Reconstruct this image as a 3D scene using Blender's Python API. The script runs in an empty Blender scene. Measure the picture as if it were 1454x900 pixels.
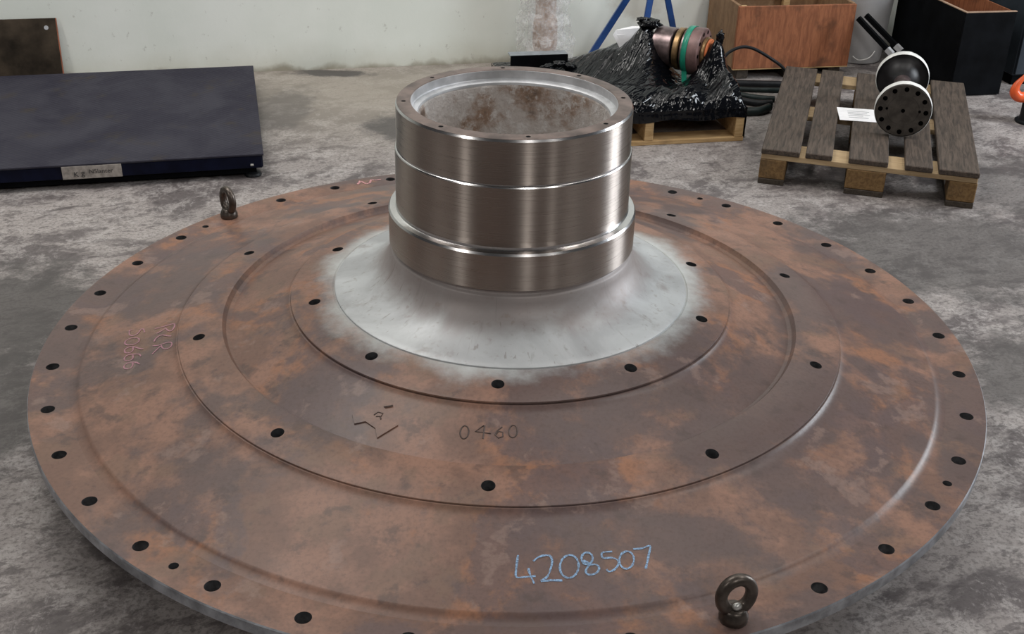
import bpy, bmesh, math, random
import numpy as np
from mathutils import Vector, Matrix, noise as mnoise
R = math.radians
random.seed(7)
sc = bpy.context.scene
COL = sc.collection

# ------------------------------------------------------------------ camera
cam_d = bpy.data.cameras.new('camera'); cam = bpy.data.objects.new('camera', cam_d); COL.objects.link(cam)
cam_d.sensor_width = 36.0; cam_d.lens = 1645.0 / 1454.0 * 36.0; cam_d.clip_start = 0.05
YAW, PITCH, ROLL = -0.00193, 0.49331, 0.02404
fw = Vector((math.sin(YAW) * math.cos(PITCH), math.cos(YAW) * math.cos(PITCH), -math.sin(PITCH)))
rt0 = Vector((math.cos(YAW), -math.sin(YAW), 0)); up0 = rt0.cross(fw)
rt = math.cos(ROLL) * rt0 + math.sin(ROLL) * up0; up = -math.sin(ROLL) * rt0 + math.cos(ROLL) * up0
cam.matrix_world = Matrix((( rt.x, up.x, -fw.x, 0.0116), (rt.y, up.y, -fw.y, -2.6651), (rt.z, up.z, -fw.z, 1.6680), (0, 0, 0, 1)))
sc.camera = cam

# ------------------------------------------------------------------ world, lights, exposure
sc.view_settings.view_transform = 'Standard'; sc.view_settings.look = 'None'
sc.view_settings.gamma = 1.0; sc.view_settings.use_curve_mapping = False
sc.view_settings.exposure = -0.12
w = bpy.data.worlds.new('hall'); sc.world = w; w.use_nodes = True
w.node_tree.nodes['Background'].inputs[0].default_value = (0.80, 0.78, 0.80, 1)
w.node_tree.nodes['Background'].inputs[1].default_value = 0.05

def area(name, loc, target, sx, sy, power, col):
    l = bpy.data.lights.new(name, 'AREA'); l.shape = 'RECTANGLE'; l.size = sx; l.size_y = sy
    l.energy = power; l.color = col
    o = bpy.data.objects.new(name, l); COL.objects.link(o); o.location = loc
    o.rotation_euler = (Vector(target) - Vector(loc)).to_track_quat('-Z', 'Y').to_euler()
    return o
# daylight through the tall side door, right of the hub and a little behind it
area('door_daylight', (4.65, 1.55, 1.7), (0, 0, 0.5), 1.2, 2.4, 155, (0.88, 0.94, 1.0))
# rows of ceiling luminaires
for lx, ly, lz, lp, sx, sy in [(-4.4, -4.1, 4.2, 72, 0.22, 1.2), (1.55, -5.6, 4.2, 72, 0.22, 1.2), (4.0, -4.9, 4.2, 34, 0.22, 1.2), (3.0, -0.5, 4.6, 56, 0.4, 1.6), (-3.4, 0.4, 4.6, 42, 0.4, 1.8),
                           (-1.7, 1.2, 4.6, 105, 1.6, 2.2), (1.1, 1.5, 4.6, 44, 1.8, 2.2), (3.2, 1.4, 4.6, 30, 0.5, 1.6)]:
    area('ceiling_lamp', (lx, ly, lz), (lx * (1 if lz > 4.5 else .7), ly * (1 if lz > 4.5 else .7), 0), sx, sy, lp, (1.0, 0.97, 0.93))

# ------------------------------------------------------------------ node helpers
class NT:
    def __init__(s, name, **kw):
        s.m = bpy.data.materials.new(name); s.m.use_nodes = True; s.t = s.m.node_tree
        s.b = s.t.nodes['Principled BSDF']; s._oc = None
        for k, v in kw.items(): s.set(k, v)
    IN = dict(col='Base Color', rough='Roughness', metal='Metallic', spec='Specular IOR Level', aniso='Anisotropic', anrot='Anisotropic Rotation',
              coat='Coat Weight', coatr='Coat Roughness', alpha='Alpha', trans='Transmission Weight', normal='Normal', tangent='Tangent', ior='IOR')
    def set(s, k, v):
        i = s.b.inputs[s.IN[k]]
        if isinstance(v, bpy.types.NodeSocket): s.t.links.new(v, i)
        elif isinstance(v, (tuple, list)): i.default_value = (*v[:3], 1)
        else: i.default_value = v
    def n(s, typ, **kw):
        nd = s.t.nodes.new(typ)
        for k, v in kw.items(): setattr(nd, k, v)
        return nd
    def lk(s, v, i):
        if isinstance(v, bpy.types.NodeSocket): s.t.links.new(v, i)
        elif isinstance(v, (tuple, list)) and len(v) == 3 and i.type == 'RGBA': i.default_value = (*v, 1)
        else: i.default_value = v
    def oc(s):
        if s._oc is None: s._oc = s.n('ShaderNodeTexCoord').outputs['Object']
        return s._oc
    def mp(s, scale=(1, 1, 1), rot=(0, 0, 0), loc=(0, 0, 0)):
        nd = s.n('ShaderNodeMapping'); s.lk(s.oc(), nd.inputs[0])
        if any(rot): nd.vector_type = 'TEXTURE'; scale = tuple(1 / k for k in scale); nd.inputs[1].default_value = loc
        nd.inputs[2].default_value = rot; nd.inputs[3].default_value = scale; return nd.outputs[0]
    def noise(s, scale, detail=4, rough=0.55, dist=0.0, vec=None):
        nd = s.n('ShaderNodeTexNoise'); s.lk(vec if vec is not None else s.oc(), nd.inputs['Vector'])
        nd.inputs['Scale'].default_value = scale; nd.inputs['Detail'].default_value = detail
        nd.inputs['Roughness'].default_value = rough; nd.inputs['Distortion'].default_value = dist
        return nd.outputs['Fac']
    def vor(s, scale, vec=None, feat='F1'):
        nd = s.n('ShaderNodeTexVoronoi', feature=feat); s.lk(vec if vec is not None else s.oc(), nd.inputs['Vector'])
        nd.inputs['Scale'].default_value = scale; return nd.outputs['Distance']
    def ss(s, v, a, b, lo=0.0, hi=1.0):
        nd = s.n('ShaderNodeMapRange', interpolation_type='SMOOTHSTEP'); s.lk(v, nd.inputs[0])
        for k, x in zip((1, 2, 3, 4), (a, b, lo, hi)): nd.inputs[k].default_value = x
        return nd.outputs[0]
    def math(s, op, a, b=0.0):
        nd = s.n('ShaderNodeMath', operation=op); s.lk(a, nd.inputs[0]); s.lk(b, nd.inputs[1]); return nd.outputs[0]
    def mix(s, f, a, b, blend='MIX'):
        nd = s.n('ShaderNodeMix', data_type='RGBA', blend_type=blend); s.lk(f, nd.inputs[0]); s.lk(a, nd.inputs[6]); s.lk(b, nd.inputs[7]); return nd.outputs[2]
    def bump(s, h, strength=0.3, dist=0.005):
        nd = s.n('ShaderNodeBump'); s.lk(h, nd.inputs['Height']); nd.inputs['Strength'].default_value = strength
        nd.inputs['Distance'].default_value = dist; s.set('normal', nd.outputs[0])
    def rad(s):
        nd = s.n('ShaderNodeVectorMath', operation='MULTIPLY'); s.lk(s.oc(), nd.inputs[0]); nd.inputs[1].default_value = (1, 1, 0)
        l = s.n('ShaderNodeVectorMath', operation='LENGTH'); s.lk(nd.outputs[0], l.inputs[0]); return l.outputs['Value']
    def blob(s, c, scale):   # 1 at c, 0 at unit distance after scaling
        nd = s.n('ShaderNodeVectorMath', operation='SUBTRACT'); s.lk(s.oc(), nd.inputs[0]); nd.inputs[1].default_value = c
        m2 = s.n('ShaderNodeVectorMath', operation='MULTIPLY'); s.lk(nd.outputs[0], m2.inputs[0]); m2.inputs[1].default_value = scale
        l = s.n('ShaderNodeVectorMath', operation='LENGTH'); s.lk(m2.outputs[0], l.inputs[0])
        return s.ss(l.outputs['Value'], 1.0, 0.0)

def plain(name, col, rough=0.5, metal=0.0, var=0.25, scale=14, bump=0.0, bscale=60, spec=0.5):
    m = NT(name, rough=rough, metal=metal, spec=spec)
    f = m.noise(scale, 5, 0.6)
    d = tuple(c * (1 - var) for c in col); l = tuple(min(1, c * (1 + var)) for c in col)
    m.set('col', m.mix(m.ss(f, 0.3, 0.7), d, l))
    if bump: m.bump(m.noise(bscale, 4), bump, 0.003)
    return m.m

# ------------------------------------------------------------------ materials
def rust_material(name, dust_r=None):
    m = NT(name)
    big = m.noise(2.2, 8, 0.62, 0.15)
    big2 = m.noise(3.6, 8, 0.62, 0.15, m.mp(loc=(5.3, 2.9, 1)))
    med = m.noise(6.0, 7, 0.62, 0.1, m.mp(loc=(3.1, 1.7, 0)))
    sml = m.noise(16, 6, 0.65, 0.1, m.mp(loc=(7.1, 4.7, 0)))
    fin = m.noise(110, 4, 0.65)
    c = m.mix(m.ss(med, 0.41, 0.59), (0.165, 0.096, 0.073), (0.252, 0.141, 0.102))
    c = m.mix(m.ss(m.noise(3.4, 7, 0.6, 0.2, m.mp(loc=(11, 5, 0))), 0.52, 0.59, 0, 0.70), c, (0.273, 0.129, 0.073))
    c = m.mix(m.ss(m.noise(8.5, 6, 0.6, 0.1, m.mp(loc=(8, 3, 0))), 0.53, 0.59, 0, 0.60), c, (0.176, 0.110, 0.080))
    c = m.mix(m.ss(big, 0.495, 0.575, 0, 0.82), c, (0.095, 0.071, 0.070))
    c = m.mix(m.ss(big2, 0.535, 0.595, 0, 0.75), c, (0.109, 0.077, 0.076))
    c = m.mix(m.ss(sml, 0.55, 0.68, 0, 0.60), c, (0.076, 0.055, 0.051))
    c = m.mix(m.ss(m.noise(7, 6, 0.62, 0.2, m.mp(loc=(1, 15, 0))), 0.60, 0.66, 0, 0.45), c, (0.258, 0.177, 0.149))
    c = m.mix(m.ss(fin, 0.42, 0.75, 0.0, 0.35), c, (0.067, 0.041, 0.032))
    if dust_r:
        rr = m.math('ADD', m.rad(), m.math('MULTIPLY', m.math('SUBTRACT', m.noise(3.0, 7, 0.68), 0.5), 0.30))
        c = m.mix(m.ss(rr, dust_r[0], dust_r[1], 0.92, 0.0), c, (0.50, 0.53, 0.53))
    m.set('col', c)
    m.set('rough', m.ss(big, 0.35, 0.7, 0.42, 0.32)); m.set('spec', 0.25)
    m.bump(m.math('ADD', m.math('MULTIPLY', fin, 0.5), m.noise(34, 4)), 0.14, 0.003)
    return m.m
M_RUST = rust_material('rusty_mill_scale')
M_RUSTD = rust_material('rusty_scale_with_grey_dust', (0.395, 0.520))

def flare_material():
    m = NT('bare_cast_grey', rough=0.48, metal=0.25)
    rr = m.rad()
    n1 = m.noise(5, 6, 0.6, 0.5); n2 = m.noise(14, 5, 0.6, 0.3)
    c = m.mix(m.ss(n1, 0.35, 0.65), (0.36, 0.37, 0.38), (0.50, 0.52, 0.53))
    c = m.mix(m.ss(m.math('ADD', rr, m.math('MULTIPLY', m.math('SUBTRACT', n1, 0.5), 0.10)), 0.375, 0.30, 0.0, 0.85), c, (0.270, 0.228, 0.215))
    c = m.mix(m.ss(n2, 0.56, 0.72, 0.0, 0.55), c, (0.25, 0.215, 0.205))
    c = m.mix(m.ss(m.noise(60, 3), 0.6, 0.75, 0, 0.35), c, (0.2, 0.15, 0.12))
    sp = m.n('ShaderNodeSeparateXYZ'); m.lk(m.oc(), sp.inputs[0])
    cb = m.n('ShaderNodeCombineXYZ'); m.lk(m.math('MULTIPLY', m.math('ARCTAN2', sp.outputs[1], sp.outputs[0]), 9.0), cb.inputs[0]); m.lk(m.math('MULTIPLY', rr, 7.0), cb.inputs[1])
    c = m.mix(m.ss(m.noise(1.6, 5, 0.65, 0.3, cb.outputs[0]), 0.60, 0.72, 0, 0.5), c, (0.22, 0.20, 0.19))
    c = m.mix(m.ss(m.noise(2.3, 3, 0.6, 0.2, cb.outputs[0]), 0.66, 0.70, 0, 0.45), c, (0.16, 0.125, 0.105))
    m.set('col', c); m.bump(m.noise(45, 4), 0.12, 0.003)
    return m.m
M_FLARE = flare_material()

def machined(name, col, rough, an=0.85):
    m = NT(name, metal=1.0, aniso=an, anrot=0.25)
    t = m.n('ShaderNodeTangent', direction_type='RADIAL', axis='Z'); m.set('tangent', t.outputs[0])
    ln = m.noise(40, 3, 0.6, 0, m.mp(scale=(0.15, 0.15, 30)))
    m.set('col', m.mix(m.ss(ln, 0.3, 0.7), tuple(c * 0.9 for c in col), col))
    m.set('rough', m.ss(ln, 0.3, 0.7, rough * 0.85, rough * 1.15))
    return m.m
M_STEEL = machined('turned_steel', (0.44, 0.388, 0.350), 0.31, 0.99)
M_CHAMF = plain('bright_turned_chamfer', (0.58, 0.57, 0.57), 0.20, 1.0, 0.05, 60)
M_EDGE = plain('sawn_grey_steel_edge', (0.30, 0.31, 0.335), 0.36, 0.5, 0.4, 20)
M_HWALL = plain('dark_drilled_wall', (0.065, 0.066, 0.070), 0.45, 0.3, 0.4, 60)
def bore_material():
    m = NT('rough_cast_bore', rough=0.65)
    a = m.noise(6, 7, 0.65, 0.1); b = m.noise(34, 6, 0.75, 0.0)
    c = m.mix(m.ss(a, 0.50, 0.64), (0.46, 0.42, 0.395), (0.25, 0.165, 0.115))
    c = m.mix(m.ss(b, 0.50, 0.64, 0, 0.7), c, (0.60, 0.585, 0.57))
    c = m.mix(m.ss(m.noise(12, 4, 0.6, 0, m.mp(loc=(4, 4, 2))), 0.6, 0.72, 0, 0.8), c, (0.09, 0.06, 0.045))
    m.set('col', c); m.bump(m.math('ADD', b, m.noise(70, 4)), 0.6, 0.006)
    return m.m
M_BORE = bore_material()
M_WASH = plain('pale_washed_steel', (0.54, 0.55, 0.57), 0.40, 0.3, 0.25, 12)
M_RIM = plain('stained_steel_rim', (0.135, 0.100, 0.088), 0.5, 0.2, 0.45, 16)

def concrete():
    m = NT('worn_concrete_floor')
    a = m.noise(0.9, 7, 0.65, 0.5); b = m.noise(2.4, 8, 0.72, 0.4, m.mp(scale=(1, 1.4, 1), rot=(0, 0, 0.5), loc=(2, 6, 0)))
    c = m.noise(8, 8, 0.78, 0.3); f = m.noise(85, 4, 0.7)
    st = m.noise(16, 7, 0.75, 0.2, m.mp(scale=(0.7, 1.5, 1), rot=(0, 0, 0.45)))
    st2 = m.noise(14, 7, 0.75, 0.2, m.mp(scale=(1.6, 0.6, 1), rot=(0, 0, 0.2), loc=(4, 1, 0)))
    col = m.mix(m.ss(a, 0.35, 0.65), (0.265, 0.240, 0.232), (0.355, 0.326, 0.312))
    col = m.mix(m.ss(b, 0.47, 0.58, 0, 0.82), col, (0.092, 0.079, 0.081))
    col = m.mix(m.ss(c, 0.50, 0.59, 0, 0.60), col, (0.430, 0.402, 0.390))
    col = m.mix(m.ss(st, 0.52, 0.60, 0, 0.60), col, (0.078, 0.067, 0.069))
    col = m.mix(m.ss(st2, 0.56, 0.66, 0, 0.45), col, (0.44, 0.415, 0.405))
    col = m.mix(m.ss(f, 0.46, 0.64, 0, 0.55), col, (0.090, 0.079, 0.076))
    # warm beige, paler strip along the back wall
    warm = m.math('MULTIPLY', m.blob((-0.6, 2.7, 0), (0.42, 0.85, 0)), 0.70)
    col = m.mix(warm, col, (0.344, 0.308, 0.256))
    # dark stains and patches, with broad darker zones on the right
    jag = m.math('MULTIPLY', m.math('SUBTRACT', m.noise(9, 6, 0.7), 0.5), 1.3)
    for cpos, s_, k in [((-0.93, 2.93, 0), (2.6, 9, 0), 0.9), ((-0.50, 2.15, 0), (3.2, 3.2, 0), 0.85), ((-1.05, 2.35, 0), (4, 1.6, 0), 0.5),
                        ((-1.55, 0.35, 0), (1.6, 1.4, 0), 0.85), ((-1.38, -0.15, 0), (2.2, 1.6, 0), 0.8), ((1.5, 1.0, 0), (1.0, 1.3, 0), 0.75), ((1.6, 0.15, 0), (1.5, 1.8, 0), 0.75), ((1.45, -0.75, 0), (2.2, 2.4, 0), 0.6), ((2.1, 1.6, 0), (1.4, 1.4, 0), 0.6)]:
        k_ = m.ss(m.math('ADD', m.blob(cpos, s_), jag), 0.25, 0.75, 0, k)
        k_ = m.math('MULTIPLY', k_, m.ss(m.blob(cpos, s_), 0.0, 0.12))
        col = m.mix(k_, col, (0.075, 0.070, 0.068))
    m.set('col', col); m.set('rough', m.ss(b, 0.3, 0.7, 0.62, 0.48)); m.set('spec', 0.18)
    m.bump(m.math('ADD', m.math('MULTIPLY', f, 0.6), c), 0.25, 0.004)
    return m.m
M_FLOOR = concrete()
def wallmat():
    m = NT('scuffed_white_painted_wall', rough=0.6)
    sep = m.n('ShaderNodeSeparateXYZ'); m.lk(m.oc(), sep.inputs[0])
    c = m.mix(m.ss(m.noise(2, 5), 0.35, 0.7), (0.76, 0.80, 0.75), (0.83, 0.86, 0.82))
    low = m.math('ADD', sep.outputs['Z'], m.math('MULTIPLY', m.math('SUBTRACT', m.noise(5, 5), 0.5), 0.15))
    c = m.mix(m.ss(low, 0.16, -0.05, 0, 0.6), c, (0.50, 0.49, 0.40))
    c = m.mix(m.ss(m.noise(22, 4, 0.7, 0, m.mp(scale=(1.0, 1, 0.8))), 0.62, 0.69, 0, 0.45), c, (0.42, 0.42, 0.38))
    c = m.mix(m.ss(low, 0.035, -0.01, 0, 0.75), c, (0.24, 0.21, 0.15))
    # brown splash beside the trestle
    sp = m.ss(m.math('ADD', m.blob((0.75, -0.005, 0.30), (3.2, 1, 4.5)), m.math('MULTIPLY', m.math('SUBTRACT', m.noise(8, 5, 0.7), 0.5), 1.0)), 0.35, 0.8, 0, 0.45)
    c = m.mix(sp, c, (0.33, 0.26, 0.18))
    m.set('col', c); m.bump(m.noise(60, 4), 0.1, 0.004); return m.m
M_WALL = wallmat()
def wood(name, c0, c1, grain=(30, 2.5, 30), dirt=(0.05, 0.04, 0.03), dk=0.5):
    m = NT(name, rough=0.72, spec=0.3)
    g = m.noise(3, 6, 0.65, 0.6, m.mp(scale=grain)); b = m.noise(7, 5, 0.6, 0.2)
    c = m.mix(m.ss(g, 0.32, 0.68), c0, c1); c = m.mix(m.ss(b, 0.5, 0.72, 0, dk), c, dirt)
    m.set('col', c); m.bump(g, 0.35, 0.003); return m.m
M_BOARD = wood('weathered_dark_pallet_board', (0.036, 0.028, 0.023), (0.098, 0.074, 0.058), dk=0.4)
M_BEARER = wood('pale_pallet_softwood', (0.34, 0.235, 0.13), (0.46, 0.34, 0.20), grain=(3, 30, 30), dk=0.25)
M_BLOCK = wood('pressed_chip_block', (0.13, 0.075, 0.030), (0.23, 0.14, 0.060), grain=(25, 25, 25), dk=0.4)
M_DARKW = wood('dark_bottom_wood', (0.035, 0.028, 0.022), (0.07, 0.055, 0.042))  # darker wood tone for bottom boards and skids
M_PINE = wood('yellow_pine', (0.36, 0.225, 0.10), (0.50, 0.34, 0.17), grain=(3, 30, 30), dk=0.3)
M_OSB = wood('brown_plywood', (0.185, 0.105, 0.055), (0.27, 0.165, 0.09), grain=(9, 9, 4), dk=0.3)
M_ORANGE = wood('orange_stained_board', (0.20, 0.070, 0.032), (0.33, 0.125, 0.058), grain=(16, 16, 3), dirt=(0.07, 0.032, 0.018), dk=0.7)
M_BLACK = plain('matt_black_paint', (0.0035, 0.0040, 0.0050), 0.6, 0, 0.4, 9, spec=0.05)
M_BLKRUB = plain('black_rubber', (0.010, 0.011, 0.013), 0.45, 0, 0.3, 20, spec=0.2)
M_HOSE = plain('black_hose_with_green_cast', (0.011, 0.018, 0.018), 0.45, 0, 0.3, 20, spec=0.25)
M_BLUE = plain('blue_enamel', (0.022, 0.075, 0.26), 0.35, 0, 0.2, 9)
M_EYE = plain('dark_oxide_forged_steel', (0.085, 0.070, 0.060), 0.36, 0.7, 0.4, 30, 0.1)
M_BRIGHT = plain('bright_worn_steel', (0.62, 0.62, 0.60), 0.35, 0.7, 0.2, 60)
M_FLG = plain('dark_flange_steel', (0.055, 0.048, 0.042), 0.5, 0.0, 0.3, 30, spec=0.25)
M_FLGD = plain('black_rear_flange_steel', (0.010, 0.009, 0.010), 0.4, 0.0, 0.3, 30, spec=0.3)  # darker steel tone for the rear flange
M_FOAM = plain('white_wrapping_band', (0.72, 0.72, 0.70), 0.6, 0, 0.12, 20, 0.4, 50)
M_PAPER = plain('white_paper', (0.86, 0.86, 0.88), 0.7, 0, 0.05, 20)
M_PRINT = plain('grey_print', (0.42, 0.43, 0.46), 0.7, 0, 0.1, 30)
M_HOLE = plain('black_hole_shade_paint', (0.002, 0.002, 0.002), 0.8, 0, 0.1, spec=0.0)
M_GREEN = plain('green_strapping', (0.012, 0.24, 0.155), 0.3, 0, 0.15, 20)
M_PURP = plain('heat_tinted_steel', (0.20, 0.15, 0.15), 0.30, 0.7, 0.5, 12)
M_BRONZE = plain('stained_bronze_steel', (0.26, 0.165, 0.08), 0.34, 0.6, 0.6, 14)
M_PINKST = plain('dull_primer_flange', (0.19, 0.115, 0.11), 0.45, 0.3, 0.35, 14)
M_ORRUB = plain('orange_gasket', (0.52, 0.14, 0.045), 0.5, 0, 0.2, 14)
M_ORP = plain('orange_paint', (0.72, 0.11, 0.03), 0.28, 0, 0.15, 14)
M_NAVY = plain('navy_enamel_side', (0.0035, 0.005, 0.017), 0.45, 0, 0.3, 14, spec=0.12)
M_PLATE = plain('oxidised_brown_plate', (0.045, 0.034, 0.024), 0.5, 0.0, 0.75, 4, spec=0.2)
M_REDEDGE = plain('rust_red_cut_edge', (0.30, 0.10, 0.055), 0.6, 0, 0.3, 20)
M_LABEL = plain('grimy_label', (0.30, 0.27, 0.245), 0.55, 0, 0.3, 40)
M_INK = plain('worn_black_ink', (0.035, 0.034, 0.036), 0.6, 0, 0.3, 90)
M_BIN = plain('milky_grey_plastic', (0.47, 0.47, 0.48), 0.4, 0, 0.1, 6)
M_CAB = plain('slate_blue_steel_cabinet', (0.030, 0.038, 0.048), 0.5, 0, 0.2, 8, spec=0.2)
M_STAMP = plain('dark_stamped_relief', (0.070, 0.047, 0.040), 0.5, 0, 0.3, 60, spec=0.3)
def deckplate():
    m = NT('tread_pattern_dark_deck', rough=0.62, spec=0.06)
    c = m.mix(m.ss(m.noise(4, 6, 0.65, 0.4), 0.35, 0.68), (0.028, 0.027, 0.039), (0.046, 0.045, 0.058))
    c = m.mix(m.ss(m.noise(7, 5, 0.6, 0.3, m.mp(loc=(5, 3, 1))), 0.56, 0.74, 0, 0.7), c, (0.055, 0.046, 0.037))
    m.set('col', c)
    ck = m.n('ShaderNodeTexWave'); m.lk(m.mp(rot=(0, 0, 0.785)), ck.inputs[0]); ck.inputs['Scale'].default_value = 16
    ck2 = m.n('ShaderNodeTexWave'); m.lk(m.mp(rot=(0, 0, -0.785)), ck2.inputs[0]); ck2.inputs['Scale'].default_value = 16
    m.bump(m.math('MULTIPLY', ck.outputs['Fac'], ck2.outputs['Fac']), 0.22, 0.003); return m.m
M_DECK = deckplate()
def chalk(name, col, lo=0.42, hi=0.58, mn=0.45):
    m = NT(name, col=col, rough=0.9, spec=0.1)
    m.set('alpha', m.ss(m.noise(260, 3, 0.7), lo, hi, mn, 1.0)); return m.m
M_CHB = chalk('blue_chalk', (0.27, 0.42, 0.62)); M_CHP = chalk('pink_chalk', (0.40, 0.22, 0.26), 0.40, 0.60, 0.7); M_CHR = chalk('bright_pink_chalk', (0.62, 0.33, 0.34))
def filmmat():
    m = NT('black_stretch_film', col=(0.003, 0.0035, 0.005), rough=0.09, spec=0.34)
    a = m.noise(27, 1, 0.5, 0.8); b = m.noise(11, 1, 0.5, 0.3, m.mp(scale=(0.9, 6.5, 1.2), rot=(0, 0, 0.66)))
    m.bump(m.math('ADD', m.math('MULTIPLY', a, 0.28), b), 0.95, 0.011); return m.m
M_FILM = filmmat()
def clearwrap():
    m = NT('clear_bubble_wrap', col=(0.90, 0.90, 0.92), rough=0.22, spec=0.5)
    m.set('alpha', m.ss(m.noise(24, 5, 0.7, 0.5), 0.35, 0.75, 0.06, 0.52))
    m.bump(m.noise(35, 5, 0.65, 0.8), 0.8, 0.01); return m.m
M_WRAP = clearwrap()
M_PARCEL = wood('brown_cardboard', (0.30, 0.20, 0.14), (0.40, 0.28, 0.20), grain=(6, 6, 6), dk=0.2)

# ------------------------------------------------------------------ geometry helpers
def obj(name, verts, faces, mat, parent=None, smooth=False, loc=(0, 0, 0), rz=0.0):
    me = bpy.data.meshes.new(name); me.from_pydata([tuple(v) for v in verts], [], faces)
    return _fin(name, me, mat, parent, smooth, loc, rz)
def _fin(name, me, mat, parent, smooth, loc, rz):
    mats = mat if isinstance(mat, (list, tuple)) else [mat]
    for m_ in mats: me.materials.append(m_)
    if smooth: me.polygons.foreach_set('use_smooth', [True] * len(me.polygons))
    me.update(); o = bpy.data.objects.new(name, me); COL.objects.link(o)
    o.location = loc; o.rotation_euler = (0, 0, rz)
    if parent: o.parent = parent
    return o
def bobj(name, bm, mat, parent=None, smooth=False, loc=(0, 0, 0), rz=0.0):
    bmesh.ops.recalc_face_normals(bm, faces=bm.faces)
    me = bpy.data.meshes.new(name); bm.to_mesh(me); bm.free()
    return _fin(name, me, mat, parent, smooth, loc, rz)
def sharp(o, deg=35):
    me = o.data; me.polygons.foreach_set('use_smooth', [True] * len(me.polygons))
    bm = bmesh.new(); bm.from_mesh(me); a = R(deg)
    for e in bm.edges:
        if len(e.link_faces) == 2: e.smooth = e.calc_face_angle(0) < a
    bm.to_mesh(me); bm.free(); return o
def thing(name, label, cat, loc=(0, 0, 0), rz=0.0, group=None):
    o = bpy.data.objects.new(name, None); COL.objects.link(o); o.empty_display_size = 0.05
    o.location = loc; o.rotation_euler = (0, 0, rz); return tag(o, label, cat, group)
def tag(o, label, cat, group=None):
    o['label'] = label; o['category'] = cat
    if group: o['group'] = group
    return o
def struct(o): o['kind'] = 'structure'; return o
def add_box(bm, x0, x1, y0, y1, z0, z1, bev=0.0, seg=1):
    r_ = bmesh.ops.create_cube(bm, size=1.0)
    vs = r_['verts']
    for v in vs: v.co = Vector(((x0 + x1) / 2 + v.co.x * (x1 - x0), (y0 + y1) / 2 + v.co.y * (y1 - y0), (z0 + z1) / 2 + v.co.z * (z1 - z0)))
    if bev:
        es = list({e for v in vs for e in v.link_edges})
        bmesh.ops.bevel(bm, geom=es, offset=bev, segments=seg, affect='EDGES', profile=0.7)
    return bm
def box(name, x0, x1, y0, y1, z0, z1, mat, parent=None, bev=0.002):
    return bobj(name, add_box(bmesh.new(), x0, x1, y0, y1, z0, z1, bev), mat, parent)
def lathe_mesh(prof, seg=192, closed=True, axis='Z'):
    n = len(prof); vs = []; fs = []
    for i in range(seg):
        a = 2 * math.pi * i / seg; c, s = math.cos(a), math.sin(a)
        for r_, z in prof: vs.append((r_ * c, r_ * s, z))
    m = n if closed else n - 1
    for i in range(seg):
        j = (i + 1) % seg
        for k in range(m):
            l = (k + 1) % n
            fs.append((i * n + k, j * n + k, j * n + l, i * n + l))
    return vs, fs
def lathe(name, prof, mat, parent=None, seg=192, closed=True, deg=35):
    vs, fs = lathe_mesh(prof, seg, closed)
    bm = bmesh.new(); me = bpy.data.meshes.new('t'); me.from_pydata(vs, [], fs); bm.from_mesh(me); bpy.data.meshes.remove(me)
    bmesh.ops.remove_doubles(bm, verts=bm.verts, dist=1e-6)
    return sharp(bobj(name, bm, mat, parent), deg)
def tube_mesh(bm, pts, rads, seg=12, closed=False, cap=True):
    pts = [Vector(p) for p in pts]; n = len(pts); rings = []
    if not isinstance(rads, (list, tuple)): rads = [rads] * n
    ref = None
    for i, p in enumerate(pts):
        a = pts[i - 1] if (i > 0 or closed) else p; b = pts[(i + 1) % n] if (i < n - 1 or closed) else p
        t = (b - a).normalized()
        if ref is None: ref = t.orthogonal().normalized()
        ref = (ref - t * ref.dot(t)).normalized(); bi = t.cross(ref)
        rings.append([bm.verts.new(p + (ref * math.cos(2 * math.pi * k / seg) + bi * math.sin(2 * math.pi * k / seg)) * rads[i]) for k in range(seg)])
    m = n if closed else n - 1
    for i in range(m):
        A, B = rings[i], rings[(i + 1) % n]
        off = 0
        if closed and i == n - 1:
            off = min(range(seg), key=lambda o_: (A[0].co - B[o_].co).length)
        for k in range(seg): bm.faces.new((A[k], A[(k + 1) % seg], B[(k + 1 + off) % seg], B[(k + off) % seg]))
    if cap and not closed: bm.faces.new(rings[0][::-1]); bm.faces.new(rings[-1])
    return bm
def tube(name, pts, r_, mat, parent=None, seg=12, closed=False):
    return sharp(bobj(name, tube_mesh(bmesh.new(), pts, r_, seg, closed), mat, parent), 50)
def smooth_path(pts, k=8):
    P = [Vector(p) for p in pts]; out = []
    for i in range(len(P) - 1):
        p0, p1, p2, p3 = P[max(i - 1, 0)], P[i], P[i + 1], P[min(i + 2, len(P) - 1)]
        for j in range(k):
            t = j / k
            out.append(0.5 * ((2 * p1) + (-p0 + p2) * t + (2 * p0 - 5 * p1 + 4 * p2 - p3) * t * t + (-p0 + 3 * p1 - 3 * p2 + p3) * t ** 3))
    out.append(P[-1]); return out
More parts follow.
